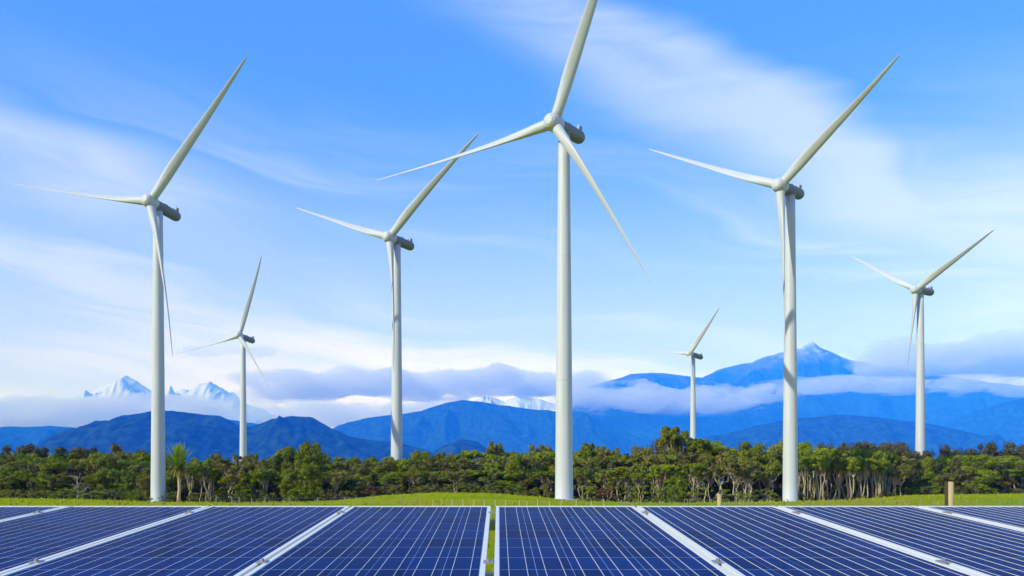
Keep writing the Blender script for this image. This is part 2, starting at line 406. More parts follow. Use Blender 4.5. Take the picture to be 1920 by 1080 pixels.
# ------------------------------------------------------------------ low cloud banks (bodies of vapour with real depth)
def cloud(label, x0, x1, y0, y1, D, depth, dens, seed, cover=0.5, flat=0.3, nx=300, ny=64):
    D *= MS; depth *= MS; dens /= MS
    u = np.linspace(0, 1, nx); v = np.linspace(0, 1, ny); U, Vv = np.meshgrid(u, v)
    px = x0 + (x1 - x0) * U; py = y0 + (y1 - y0) * Vv
    ex = sstep(0, 0.22, U) * sstep(0, 0.22, 1 - U)
    top_ = 0.10 + 0.40 * fbm(px / 60.0, px * 0 + seed, 4, seed + 70, 0.6)      # ragged, billowing upper edge
    ev = sstep(0, 1, (Vv - top_ * 0.6) / 0.34) * sstep(0, flat, 1 - Vv)
    n = fbm(px / 62.0, py / 22.0, 6, seed, 0.58)
    e = ex * ev
    wd = np.clip(e * 1.0 + (n - 0.5) * 2.3 - (0.95 - cover), 0, None) * np.clip(e * 3.0, 0, 1) * 0.8
    wd[0] = 0; wd[-1] = 0; wd[:, 0] = 0; wd[:, -1] = 0
    X = (px - 960) / F * D; Z = ZC + (YH - py) / F * D
    V = []; fi = -np.ones((ny, nx), int); bi = fi.copy()
    for j in range(ny):
        for i in range(nx):
            k = wd[j, i]
            if k <= 1e-4:
                V.append((X[j, i], D, Z[j, i])); fi[j, i] = bi[j, i] = len(V) - 1
            else:
                V.append((X[j, i], D - k * depth / 2, Z[j, i])); fi[j, i] = len(V) - 1
                V.append((X[j, i], D + k * depth / 2, Z[j, i])); bi[j, i] = len(V) - 1
    Fc = []
    for j in range(ny - 1):
        for i in range(nx - 1):
            if max(wd[j, i], wd[j, i + 1], wd[j + 1, i], wd[j + 1, i + 1]) > 1e-4:
                a = [fi[j, i], fi[j + 1, i], fi[j + 1, i + 1], fi[j, i + 1]]; b = [bi[j, i], bi[j, i + 1], bi[j + 1, i + 1], bi[j + 1, i]]
                Fc.append([int(q) for q in a]); Fc.append([int(q) for q in b])
    me = mesh_np('cloud_bank', [tuple(float(c) for c in p) for p in V], Fc, volume_mat('shaded_cloud_vapour', (0.80, 0.81, 0.985), dens, 0.0, True))  # absorbing lilac tint puts the clouds' shaded tone into the vapour colour
    ob('cloud_bank', me, kind='stuff', label=label)
cloud('pale lilac cloud bank lying below the left snow peaks', -420, 520, 714, 818, 11500, 1600, 0.0028, 5, 0.93, 0.22)
cloud('long violet cloud streak above the middle mountain', 400, 1180, 664, 762, 11200, 1500, 0.0032, 8, 0.86, 0.35)
cloud('white cloud bank behind the dip between the left hills', 380, 960, 728, 816, 12800, 1300, 0.0022, 12, 0.85, 0.4)
cloud('lilac cloud across the foot of the tall right peak', 1010, 1500, 692, 784, 9300, 1400, 0.0024, 19, 0.84, 0.4)
cloud('thin lilac cloud ribbon along the right mountain flank', 1300, 2300, 690, 752, 8900, 1200, 0.0018, 23, 0.80, 0.5)
cloud('large lilac cloud drifting at the upper right of the peak', 1560, 2400, 586, 732, 10400, 1600, 0.0030, 29, 0.86, 0.3)
cloud('small grey cloud wisp beside the small left turbine', 310, 540, 632, 682, 14000, 700, 0.0014, 37, 0.6, 0.5)
cloud('faint cloud wisp above the long violet streak', 800, 960, 652, 684, 13000, 600, 0.0014, 41, 0.6, 0.5)

# ------------------------------------------------------------------ wind turbines
def blade_mesh(Rb, prebend, pitch, name):
    st = [0.022, 0.05, 0.085, 0.13, 0.18, 0.24, 0.32, 0.42, 0.54, 0.66, 0.78, 0.88, 0.95, 0.985, 1.0]
    ch = [1.72, 1.72, 1.74, 1.86, 1.98, 1.98, 1.86, 1.66, 1.40, 1.14, 0.89, 0.66, 0.47, 0.30, 0.06]
    th = [1.0, 1.0, 0.95, 0.82, 0.69, 0.58, 0.50, 0.45, 0.42, 0.40, 0.40, 0.40, 0.42, 0.45, 0.45]
    n = 20; V = []; Fc = []
    for s_, c_, t_ in zip(st, ch, th):
        tw = R(pitch + 4 - 14 * (1 - s_) ** 2)
        for j in range(n):
            a = 2 * math.pi * j / n
            x = math.cos(a); y = math.sin(a) * t_
            rnd = min(1, max(0, (t_ - 0.45) / 0.55))
            taper = (1 - (1 - rnd) * 0.55 * (0.5 - 0.5 * x))       # thin trailing edge
            X = (x * 0.5 - 0.18 * (1 - rnd)) * c_; Y = y * 0.5 * c_ * taper
            V.append((X * math.cos(tw) - Y * math.sin(tw), X * math.sin(tw) + Y * math.cos(tw) - prebend * Rb * s_ ** 2, s_ * Rb))
    for k in range(len(st) - 1):
        for j in range(n):
            a = k * n + j; b = k * n + (j + 1) % n; Fc.append([a, b, b + n, a + n])
    Fc.append([n - 1 - j for j in range(n)]); L = (len(st) - 1) * n; Fc.append([L + j for j in range(n)])
    return mesh_np(name, V, Fc, M['paint'], True)

HUBH = 60.0
hub_me = MB().lathe([(1.25, -1.35), (1.36, -0.6), (1.38, 0.2), (1.25, 0.9), (1.02, 1.35), (0.95, 1.42)], 32)
cap_me = MB().lathe([(0.86, 1.42), (0.86, 1.50), (0.78, 1.58), (0.4, 1.63), (0.02, 1.64)], 32)
ring_me = MB().lathe([(0.87, 0), (0.93, 0.02), (0.93, 0.24), (0.87, 0.26)], 28)
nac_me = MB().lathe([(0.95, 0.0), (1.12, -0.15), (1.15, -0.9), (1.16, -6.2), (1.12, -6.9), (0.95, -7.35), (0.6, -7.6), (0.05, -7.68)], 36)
fin_bm = MB()
for dx in (-0.45, 0.45): fin_bm.box((dx - 0.05, -7.0, 1.05), (dx + 0.05, -6.3, 1.75))
fin_bm.box((-0.56, -6.95, 1.72), (0.56, -6.75, 1.84))
vane_bm = MB().tube([(0, -6.6, 1.0), (0, -6.62, 1.7), (0, -6.64, 2.35)], [0.34, 0.22, 0.07], 8)
hatch_bm = MB().box((-0.45, -3.6, 1.12), (0.45, -2.5, 1.2))
rail_bm = MB().tube([(0.5, -2.2, 1.05), (0.5, -2.2, 1.32), (0.5, -5.6, 1.32), (0.5, -5.6, 1.05)], [0.04] * 4, 6)
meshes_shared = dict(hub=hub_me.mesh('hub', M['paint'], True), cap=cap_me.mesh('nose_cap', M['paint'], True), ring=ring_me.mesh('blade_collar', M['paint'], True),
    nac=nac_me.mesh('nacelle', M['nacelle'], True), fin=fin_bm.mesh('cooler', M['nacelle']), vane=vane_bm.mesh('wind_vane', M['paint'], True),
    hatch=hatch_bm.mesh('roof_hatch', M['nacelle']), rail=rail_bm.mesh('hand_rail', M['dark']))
for k in ('hub', 'nac', 'cap', 'ring'):
    me = meshes_shared[k]
    me.polygons.foreach_set('use_smooth', [len(p.vertices) == 4 for p in me.polygons])

def turbine(label, hubpx, yaw, tilt, ph, RD, bend, ln, over, basepx=None):
    D = F * (HUBH - ZC) / (YH - hubpx[1])
    hub = at(hubpx[0], hubpx[1], D)
    yw, tl = R(yaw), R(tilt)
    n = Vector((-math.sin(yw) * math.cos(tl), -math.cos(yw) * math.cos(tl), math.sin(tl)))   # rotor axis, pointing out of the nose
    u = n.cross(Vector((0, 0, 1))).normalized(); v = u.cross(n)
    tx, ty = hub.x - n.x * over, hub.y - n.y * over
    zb = gz(tx, ty) - 0.15
    root = empty('wind_turbine', (tx, ty, zb), label, 'wind turbine', 'white wind turbines above the forest')
    h = hub.z - n.z * over - 1.05 - zb
    prof = [(1.52, 0.0), (1.46, 0.10)]
    for k in range(1, 16):
        t = k / 15; prof.append((1.46 + (0.92 - 1.46) * t ** 1.05, 0.10 + (h - 0.10) * t))
    tw = MB().lathe(prof, 40).mesh('tower', M['paint'], True)
    tw.polygons.foreach_set('use_smooth', [len(p.vertices) == 4 for p in tw.polygons])
    tower = ob('tower', tw, root)
    for fr in (0.33, 0.67):
        r = 1.46 + (0.92 - 1.46) * fr ** 1.05
        ob('flange_ring', MB().lathe([(r + 0.003, -0.05), (r + 0.02, -0.04), (r + 0.02, 0.04), (r + 0.002, 0.05)], 40).mesh('flange_ring', M['paint'], True), tower, (0, 0, h * fr))
    ob('foundation', MB().lathe([(2.5, -0.3), (2.45, 0.16), (2.2, 0.26), (1.5, 0.30)], 32).mesh('foundation', M['concrete']), root)
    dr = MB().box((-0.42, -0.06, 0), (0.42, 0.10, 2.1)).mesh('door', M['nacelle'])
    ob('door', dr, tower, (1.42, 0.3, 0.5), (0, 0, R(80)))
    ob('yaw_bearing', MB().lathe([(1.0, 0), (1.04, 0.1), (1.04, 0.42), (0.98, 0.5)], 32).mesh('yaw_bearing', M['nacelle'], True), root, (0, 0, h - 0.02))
    Rz = Matrix((-u, v, n)).transposed()                   # columns: across, up, out of the nose
    hl = hub - Vector((tx, ty, zb))
    e_nac = (Rz.to_4x4()).to_euler()
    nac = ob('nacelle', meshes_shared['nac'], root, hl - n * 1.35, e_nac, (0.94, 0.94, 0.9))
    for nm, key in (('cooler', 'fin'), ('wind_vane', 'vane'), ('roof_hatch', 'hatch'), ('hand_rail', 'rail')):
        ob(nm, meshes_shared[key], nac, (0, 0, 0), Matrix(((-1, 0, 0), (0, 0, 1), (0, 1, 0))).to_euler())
    hb = ob('hub', meshes_shared['hub'], root, hl, e_nac)
    ob('nose_cap', meshes_shared['cap'], hb)
    Rb = RD * D
    for k in range(3):
        a = R(ph) + k * 2 * math.pi / 3
        d = math.cos(a) * v + math.sin(a) * u              # span direction in the rotor plane
        side = n.cross(d).normalized()
        rot = Matrix((side, -n, d)).transposed()           # blade local: x chord, y = -axis, z span
        if rot.determinant() < 0: rot = Matrix((-side, -n, d)).transposed()
        bl = ob('blade', blade_mesh(Rb * ln[k], bend[k], PITCH, 'blade'), root, hl, rot.to_4x4().to_euler())
        ob('blade_collar', meshes_shared['ring'], bl, (0, 0, 0.95))
    return root
PITCH = 52.0
turbine('large white wind turbine at far left, just left of the cabbage tree', (281, 378), 20.1, 6.2, -41.1, 0.2033, (0.046, 0.08, 0.08), (0.984, 1.006, 1.011), 2.3)
turbine('mid-sized white wind turbine left of the tallest one, standing behind the forest', (730, 445), 33.5, 2.4, -51.6, 0.1611, (-0.032, 0.064, 0.079), (0.978, 1.0, 1.019), 2.6)
turbine('tallest white wind turbine near the centre, its upper blade cut by the frame', (1038, 230), 37.1, -0.6, -26.9, 0.263, (0.082, 0.081, 0.081), (0.992, 1.05, 0.96), 3.0)
turbine('large white wind turbine right of centre with its base beside the pale trunks', (1462, 348), 46.8, -0.6, -56.7, 0.1921, (0.08, 0.081, 0.056), (0.906, 1.039, 1.037), 4.0)
turbine('small distant wind turbine at left in front of the two-humped hill', (448, 629), 25.5, 7.3, -18.9, 0.0954, (0.08, 0.08, 0.08), (1.003, 1.0, 0.996), 2.3)
turbine('smallest wind turbine, rising behind the windswept treetop right of centre', (1293, 663), 53.2, 7.5, -42.3, 0.0644, (0.073, 0.08, 0.08), (0.997, 1.001, 1.002), 2.3)
turbine('distant wind turbine at far right below the lilac cloud', (1717, 543), 58.0, -0.6, -65.1, 0.1076, (0.08, 0.08, 0.08), (0.99, 0.91, 1.009), 2.3)

# ------------------------------------------------------------------ solar panels
D_TOP, SLOPE = 6.185, 0.0843
PITCHX, YAWX = 1.02, R(0.88)
PL = 3.13; CW, CL = 0.158, 0.302
def panel_z(d): return 2.438 + (d - 6.16) * SLOPE
PW = 0.997
HALF = PW / 2
alpha = math.atan(SLOPE)
# local panel frame: x across, y down-slope toward the camera is -y, origin at the middle of the top edge, z normal
side_rail = MB().box((0, -PL, -0.035), (0.022, 0, 0.004)).mesh('frame_rail', M['alu'])
end_rail = MB().box((-HALF + 0.023, -0.022, -0.035), (HALF - 0.023, 0, 0.0035)).mesh('frame_rail', M['alu'])
lip = MB().box((0, -PL + 0.023, -0.012), (0.006, -0.023, 0.0025)).mesh('frame_lip', M['backsheet'])
sheet = MB().box((-HALF + 0.0225, -PL + 0.0225, -0.012), (HALF - 0.0225, -0.0225, -0.0017)).mesh('backsheet', M['backsheet'])
ncx, ncy = 6, 10
gx = (PW - 2 * 0.0225 - 0.004) / ncx; gy = (PL - 2 * 0.0225 - 0.02) / ncy
cell_me = MB().box((-gx / 2 + 0.0014, -gy / 2 + 0.0045, -0.0016), (gx / 2 - 0.0014, gy / 2 - 0.0045, -0.0009)).mesh('cell', M['cell'])
bus_me = MB().box((-0.00095, -PL + 0.04, -0.0008), (0.00095, -0.032, 0.0006)).mesh('busbar', M['ribbon'])
clamp_bm = MB().box((-0.022, -0.03, 0.0045), (0.022, 0.03, 0.0105)); clamp_bm.tube([(0, 0, 0.0106), (0, 0, 0.022)], [0.009, 0.009], 6)
clamp_me = clamp_bm.mesh('clamp', M['rack'])
X0 = -0.135
ords = ['leftmost', 'second from the left', 'third from the left', 'left of the centre gap', 'right of the centre gap', 'third from the right', 'second from the right', 'rightmost']
gaps = {0: 0.034}
for k in range(8):
    i = k - 4                                   # panel spans boundary i .. i+1, boundary 0 is the wide centre gap
    cx = X0 + (i + 0.5) * PITCHX + (0.008 if i >= 0 else -0.008)
    names = ords[k]
    lab = ('blue solar panel just %s, long edge to the grass strip' % names) if 'gap' in names else ('%s blue solar panel in the foreground row' % names)
    lab = lab.replace('just left of', 'immediately left of').replace('just right of', 'immediately right of')
    loc = Vector((cx, D_TOP, panel_z(D_TOP)))
    p = empty('solar_panel', loc, lab, 'solar panel', 'solar panels in the foreground row', rot=(alpha, 0, YAWX))
    ob('backsheet', sheet, p)
    ob('frame_rail', side_rail, p, (-HALF, 0, 0)); ob('frame_rail', side_rail, p, (HALF - 0.022, 0, 0))
    ob('frame_rail', end_rail, p); ob('frame_rail', end_rail, p, (0, -PL + 0.022, 0))
    for a in range(ncx):
        x = -HALF + 0.0245 + (a + 0.5) * gx
        for b in range(ncy):
            ob('cell', cell_me, p, (x, -0.0365 - (b + 0.5) * gy, 0))
        for q in (-0.25, 0.25): ob('busbar', bus_me, p, (x + q * gx, 0, 0))
    for b in (0.14, 0.75): ob('clamp', clamp_me, p, (HALF + 0.0115, -PL * b, 0))
rk = empty('panel_rack', (0, D_TOP, 0), 'galvanised steel rack carrying the row of solar panels', 'rack')
for fr in (0.14, 0.75):
    d = D_TOP - PL * fr * math.cos(alpha); z = panel_z(d) - 0.038
    ob('cross_rail', MB().box((-4.6, -0.03, -0.07), (4.6, 0.03, 0)).mesh('cross_rail', M['rack']), rk, (0, d - D_TOP, z - 0.003), (alpha, 0, 0))
    for x in (-4.0, -2.2, -0.6, 1.4, 3.2):
        ob('post', MB().box((-0.04, -0.035, -0.1), (0.04, 0.035, z - 0.075)).mesh('post', M['rack']), rk, (x, d - D_TOP, 0))

# ------------------------------------------------------------------ tree kit
def leaf_cloud(rng, centres, radii, per, size, flat=0.8, elong=1.5, shell=0.45):
    C = np.asarray(centres, float); Rr = np.asarray(radii, float)
    n = len(C); idx = np.repeat(np.arange(n), per); N = len(idx)
    d = rng.normal(size=(N, 3)); d /= np.linalg.norm(d, axis=1)[:, None]
    rr = Rr[idx] * (shell + (1 - shell) * rng.random(N) ** 0.6)
    P = C[idx] + d * rr[:, None] * np.array([1, 1, flat])
    nn = d * 1.1 + rng.normal(size=(N, 3)) * 0.45 + np.array([0, 0, 0.30]); nn /= np.linalg.norm(nn, axis=1)[:, None]
    t = np.cross(nn, rng.normal(size=(N, 3))); t /= np.linalg.norm(t, axis=1)[:, None]; b = np.cross(nn, t)
    s_ = size * (0.55 + 0.9 * rng.random(N))[:, None]
    V = np.stack([P - t * s_ * elong * 0.5, P + b * s_ * 0.5 + nn * s_ * 0.12, P + t * s_ * elong * 0.5, P - b * s_ * 0.5 + nn * s_ * 0.12], 1).reshape(-1, 3)
    return V
def leaf_mesh(name, V, mat):
    me = bpy.data.meshes.new(name); nv = len(V); nf = nv // 4
    me.vertices.add(nv); me.vertices.foreach_set('co', V.astype(np.float32).ravel())
    me.loops.add(nv); me.loops.foreach_set('vertex_index', np.arange(nv, dtype=np.int32))
    me.polygons.add(nf); me.polygons.foreach_set('loop_start', np.arange(0, nv, 4, dtype=np.int32))
    me.materials.append(mat); me.update(calc_edges=True); me.validate()
    return me
def limb(rng, p0, p1, r0, r1, wob, n=6, sag=0.0):
    p0, p1 = np.array(p0, float), np.array(p1, float); L = np.linalg.norm(p1 - p0)
    ts = np.linspace(0, 1, n); off = np.cumsum(rng.normal(size=(n, 3)) * wob * L / n, 0); off -= off[0]; off -= np.outer(ts, off[-1])
    pts = p0 + np.outer(ts, p1 - p0) + off; pts[:, 2] += sag * L * np.sin(ts * math.pi)
    return [tuple(q) for q in pts], [r0 + (r1 - r0) * t for t in ts]

def tree_bush(seed, width=7.0, nclump=46, per=85, size=0.34, taper=0.75, lo=0.06, mat='leaf_green', lumps=5):
    rng = np.random.default_rng(seed); H = 10.0; C = []; Rd = []
    lob = [(rng.normal(0, width * 0.2), rng.normal(0, width * 0.2), rng.uniform(0.35, 0.92) * H, rng.uniform(0.22, 0.34) * width) for _ in range(lumps)]
    while len(C) < nclump:
        if rng.random() < 0.5:
            z = rng.uniform(lo, 0.95); wr = width / 2 * (1 - (max(0, z - 0.3) / 0.75) ** 2 * taper) * (0.7 + 0.3 * min(1, z / 0.25))
            a = rng.uniform(0, 2 * math.pi); r = wr * math.sqrt(rng.uniform(0.25, 1.0)) * 0.86
            C.append((r * math.cos(a), r * math.sin(a), z * H * 0.95)); Rd.append(rng.uniform(0.7, 1.35))
        else:
            l = lob[rng.integers(len(lob))]; d = rng.normal(size=3); d /= np.linalg.norm(d)
            C.append((l[0] + d[0] * l[3], l[1] + d[1] * l[3], min(9.5, max(0.8, l[2] + d[2] * l[3] * 0.8)))); Rd.append(rng.uniform(0.6, 1.2))
    V = leaf_cloud(rng, C, Rd, per, size)
    t = MB(); pts, rs = limb(rng, (0, 0, -0.3), (rng.normal(0, .3), rng.normal(0, .3), 7.5), 0.26, 0.06, 0.25); t.tube(pts, rs)
    for k in range(7):
        c = C[rng.integers(len(C))]; zz = rng.uniform(1.0, 5.0); pts, rs = limb(rng, (0, 0, zz), c, 0.10, 0.03, 0.3); t.tube(pts, rs, 5)
    return leaf_mesh('crown', V, M[mat]), t.mesh('trunk', M['bark_dark'], True), width

def tree_stem(seed, stems=3, width=5.0, crown_lo=0.55, nsub=5, per=75, size=0.32, lean=0.0, bark='bark', mat='leaf_olive', crad=(0.5, 1.0), flat=0.7, thick=0.17, fan=1.0, hang=0.0, crooked=0.25):
    """pale-stemmed tree: bare stems forking into a fan of limbs that carry a shallow uneven crown"""
    rng = np.random.default_rng(seed); H = 10.0; t = MB(); C = []; Rd = []
    for s_ in range(stems):
        x0, y0 = rng.normal(0, width * 0.10 * (stems > 1)), rng.normal(0, width * 0.10 * (stems > 1))
        zf = H * rng.uniform(0.30, 0.55) if stems < 5 else H * rng.uniform(0.5, 0.7)
        xf = x0 + lean * zf * 0.4 + rng.normal(0, 0.35); yf = y0 + rng.normal(0, 0.35)
        r0 = thick * rng.uniform(0.8, 1.3); pts, rs = limb(rng, (x0, y0, -0.3), (xf, yf, zf), r0, r0 * 0.72, crooked); t.tube(pts, rs)
        for k in range(nsub):
            a = rng.uniform(0, 2 * math.pi); rr = width * 0.5 * math.sqrt(rng.uniform(0.08, 1.0)) * fan
            top = (xf * 0.6 + rr * math.cos(a) + lean * H * 0.35, yf * 0.6 + rr * math.sin(a), H * rng.uniform(crown_lo + 0.12, 0.96) - 0.25 * rr * (flat < 0.75))
            pts, rs = limb(rng, (xf, yf, zf * rng.uniform(0.86, 1.0)), top, r0 * 0.55, 0.05, crooked * 1.3, 6, rng.uniform(-0.05, 0.12)); t.tube(pts, rs, 5)
            for q in range(3):
                e = np.array(top) + rng.normal(size=3) * np.array([0.85, 0.85, 0.5]) + np.array([0, 0, 0.1]); e[2] = min(e[2], 9.6)
                C.append(e); Rd.append(rng.uniform(*crad))
                m_ = np.array(pts[3]); pts2, rs2 = limb(rng, m_, e, 0.05, 0.02, 0.3, 4); t.tube(pts2, rs2, 4)
            if rng.random() < hang:
                e = np.array(pts[3]) + rng.normal(size=3) * 0.5; C.append(e); Rd.append(crad[0])
    V = leaf_cloud(rng, C, Rd, per, size, flat)
    return leaf_mesh('crown', V, M[mat]), t.mesh('trunk', M[bark], True), width

def tree_wind(seed, width=9.0, mat='leaf_green', per=120, size=0.24, bark='bark', lean=0.5, nslab=17):
    """wind-shorn tree: limbs swept one way under slabs of foliage that slope down from a high windward top"""
    rng = np.random.default_rng(seed); H = 10.0; t = MB(); C = []; Rd = []
    for st in range(3):
        x0 = rng.uniform(-0.25, 0.25) * width
        for k in range(4):
            u = rng.uniform(-0.45, 0.5); zt = H * (0.86 - 0.50 * max(0, u + 0.15)) - rng.uniform(0, 1.6); e = (u * width, rng.uniform(-0.28, 0.28) * width, zt)
            pts, rs = limb(rng, (x0, rng.normal(0, 0.4), -0.3), e, 0.17, 0.05, 0.42, 8, -0.06); t.tube(pts, rs, 6)
            pts2, rs2 = limb(rng, pts[4], (e[0] - lean * 1.5, e[1] + rng.normal(0, .8), e[2] * 0.9), 0.08, 0.03, 0.4, 5); t.tube(pts2, rs2, 5)
    for k in range(nslab):
        u = rng.uniform(-0.48, 0.5); zt = H * (0.90 - 0.48 * max(0, u + 0.18) - 0.5 * max(0, -0.25 - u)) - rng.uniform(0, 1.8); yy = rng.uniform(-0.35, 0.35) * width
        for q in range(5):
            C.append((u * width + rng.normal(0, 0.75), yy + rng.normal(0, 0.6), min(9.5, zt + rng.normal(0, 0.3)))); Rd.append(rng.uniform(0.5, 1.0))
    V = leaf_cloud(rng, C, Rd, per, size, 0.55)
    return leaf_mesh('crown', V, M[mat]), t.mesh('trunk', M[bark], True), width

def tree_dead(seed, width=6.0):
    rng = np.random.default_rng(seed); t = MB()
    pts, rs = limb(rng, (0, 0, -0.3), (0.2, 0, 6.5), 0.24, 0.12, 0.2, 8); t.tube(pts, rs)
    for k in range(13):
        p = pts[rng.integers(2, 8)]; a = rng.uniform(0, 2 * math.pi); L = rng.uniform(1.5, 3.4)
        e = (p[0] + math.cos(a) * L, p[1] + math.sin(a) * L * 0.7, min(9.8, p[2] + rng.uniform(0.2, 2.8))); q, r2 = limb(rng, p, e, 0.10, 0.03, 0.45, 6); t.tube(q, r2, 5)
        for j in range(3):
            e2 = np.array(q[rng.integers(2, 6)]); f = e2 + rng.normal(size=3) * 0.8; q2, r3 = limb(rng, e2, f, 0.045, 0.015, 0.4, 4); t.tube(q2, r3, 4)
    return None, t.mesh('trunk', M['deadwood'], True), width

K = {}
K['bush'] = [tree_bush(s_, wd, 84, 110, 0.24, tp, 0.05, m_, lm_) for s_, wd, m_, tp, lm_ in ((1, 7.0, 'leaf_green', .75, 6), (2, 6.2, 'leaf_green', .9, 4), (3, 7.6, 'leaf_olive', .6, 8), (4, 5.6, 'leaf_bright', .95, 5), (5, 6.6, 'leaf_bright', .7, 7), (6, 5.8, 'leaf_green', 1.0, 5))]
K['tall'] = [tree_bush(s_, wd, 96, 110, 0.22, 0.6, 0.05, 'leaf_green', 9) for s_, wd in ((11, 5.0), (12, 5.4), (13, 4.6))]
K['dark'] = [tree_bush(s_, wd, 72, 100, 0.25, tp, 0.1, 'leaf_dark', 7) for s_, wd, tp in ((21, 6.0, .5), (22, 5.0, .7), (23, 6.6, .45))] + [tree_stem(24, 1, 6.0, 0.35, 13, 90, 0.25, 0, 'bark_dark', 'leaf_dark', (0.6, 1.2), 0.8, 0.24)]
K['emergent'] = [tree_stem(s_, 1, wd, 0.62, 7, 70, 0.30, 0, 'bark', 'leaf_olive', (0.5, 0.95), 0.75, 0.2) for s_, wd in ((31, 4.2), (32, 3.6))]
K['stems'] = [tree_stem(s_, n_, wd, 0.64, 5, 90, 0.23, 0.02, 'bark', m_, (0.45, 0.9), 0.8, 0.13, 0.85, 0.05, 0.14) for s_, n_, wd, m_ in ((41, 4, 4.0, 'leaf_bright'), (42, 5, 4.6, 'leaf_bright'), (43, 3, 3.4, 'leaf_green'), (44, 6, 4.4, 'leaf_bright'))]
K['fork'] = [tree_stem(s_, n_, wd, 0.38, 8, 95, 0.23, -0.05, 'bark', m_, (0.5, 1.0), 0.8, 0.15, 1.0, 0.75, 0.34) for s_, n_, wd, m_ in ((51, 2, 6.0, 'leaf_olive'), (52, 3, 6.6, 'leaf_green'), (53, 2, 5.6, 'leaf_olive'), (54, 3, 7.2, 'leaf_bright'))]
K['twist'] = [tree_stem(s_, n_, wd, 0.55, 6, 85, 0.23, -0.04, 'bark', m_, (0.45, 0.9), 0.7, 0.16, 1.0, 0.12, 0.38) for s_, n_, wd, m_ in ((56, 2, 6.0, 'leaf_olive'), (57, 3, 6.4, 'leaf_green'), (58, 4, 5.6, 'leaf_olive'))]
K['wind'] = [tree_wind(s_, wd, m_) for s_, wd, m_ in ((61, 9.0, 'leaf_green'), (62, 8.0, 'leaf_bright'), (63, 10.0, 'leaf_olive'))]
K['dead'] = [tree_dead(71, 6.0), tree_dead(72, 5.0)]
K['shrub'] = [tree_bush(s_, wd, 34, 100, 0.34, 0.5, 0.05, m_, 4) for s_, wd, m_ in ((81, 12.0, 'leaf_green'), (82, 14.0, 'leaf_olive'), (83, 11.0, 'leaf_bright'), (84, 12.0, 'leaf_rust'))]

LOOK = dict(bush='bushy green tree', tall='tall dense green tree', dark='dark brown-green tree', emergent='slim-trunked round-topped tree', stems='tree with slender pale trunks',
            fork='tree with forked grey limbs', twist='tree with bare twisted pale limbs', wind='windswept flat-topped tree', dead='bare bleached dead tree', shrub='low shrub')
placed = []
rngp = random.Random(5)
def place(kind, px, ytop, wpx, D, var=None, flip=False):
    x = (px - 960) / F * D; z0 = gz(x, D); H = ZC + (YH - ytop) / F * D - z0
    v = rngp.randrange(len(K[kind])) if var is None else var
    crown, trunk, nomw = K[kind][v % len(K[kind])]
    wm = wpx / F * D; sx = wm / nomw; szz = H / (9.4 if kind == 'wind' else 10.0)
    rz = rngp.uniform(0, 6.28) if kind not in ('wind',) else rngp.uniform(-0.35, 0.35) + (math.pi if flip else 0)
    placed.append((kind, px, D, crown, trunk, (x, D, z0), rz, (sx, sx, szz), ytop))

# skyline and named trees read from the photograph: kind, x, top y, width, distance
SKY = [('dark', 8, 843, 40, 232), ('dark', 45, 834, 52, 236), ('dark', 78, 838, 40, 238), ('dark', 128, 839, 62, 230), ('dark', 155, 841, 46, 235), ('dark', 182, 841, 44, 228),
 ('emergent', 226, 829, 24, 222), ('dark', 250, 846, 40, 232), ('dark', 276, 845, 40, 230), ('dark', 318, 852, 46, 235), ('bush', 366, 857, 46, 205), ('dark', 397, 850, 30, 240), ('fork', 427, 852, 46, 196),
 ('emergent', 472, 848, 26, 238), ('bush', 505, 858, 40, 225), ('tall', 536, 831, 46, 190), ('tall', 578, 827, 52, 186), ('bush', 610, 850, 42, 205), ('bush', 650, 857, 60, 215), ('bush', 700, 856, 60, 218), ('bush', 738, 855, 34, 200),
 ('tall', 785, 844, 48, 196), ('bush', 822, 848, 44, 205), ('fork', 855, 850, 50, 205), ('wind', 900, 838, 58, 205), ('wind', 945, 828, 56, 210), ('bush', 985, 846, 46, 212), ('fork', 1016, 836, 44, 214), ('bush', 1046, 846, 46, 205), ('bush', 1090, 846, 50, 205),
 ('wind', 1122, 829, 66, 208), ('wind', 1165, 837, 74, 206), ('bush', 1205, 836, 60, 210), ('dark', 1246, 823, 40, 214), ('bush', 1266, 806, 56, 206), ('wind', 1286, 797, 96, 204), ('wind', 1322, 816, 80, 207), ('bush', 1330, 828, 50, 210), ('wind', 1366, 827, 70, 204), ('bush', 1405, 826, 50, 208), ('tall', 1426, 824, 44, 203), ('tall', 1460, 819, 46, 200), ('bush', 1500, 832, 46, 210),
 ('dark', 1548, 827, 40, 250), ('dark', 1590, 826, 46, 250), ('dark', 1620, 828, 34, 254), ('dark', 1645, 827, 34, 256), ('dark', 1682, 828, 34, 250), ('dark', 1712, 846, 44, 238), ('dark', 1742, 842, 30, 240), ('dark', 1770, 830, 26, 236), ('dark', 1803, 841, 42, 238), ('dark', 1832, 842, 40, 240), ('dark', 1856, 830, 34, 236), ('dark', 1880, 844, 36, 240), ('dark', 1908, 829, 44, 236), ('dark', 1945, 832, 50, 240)]
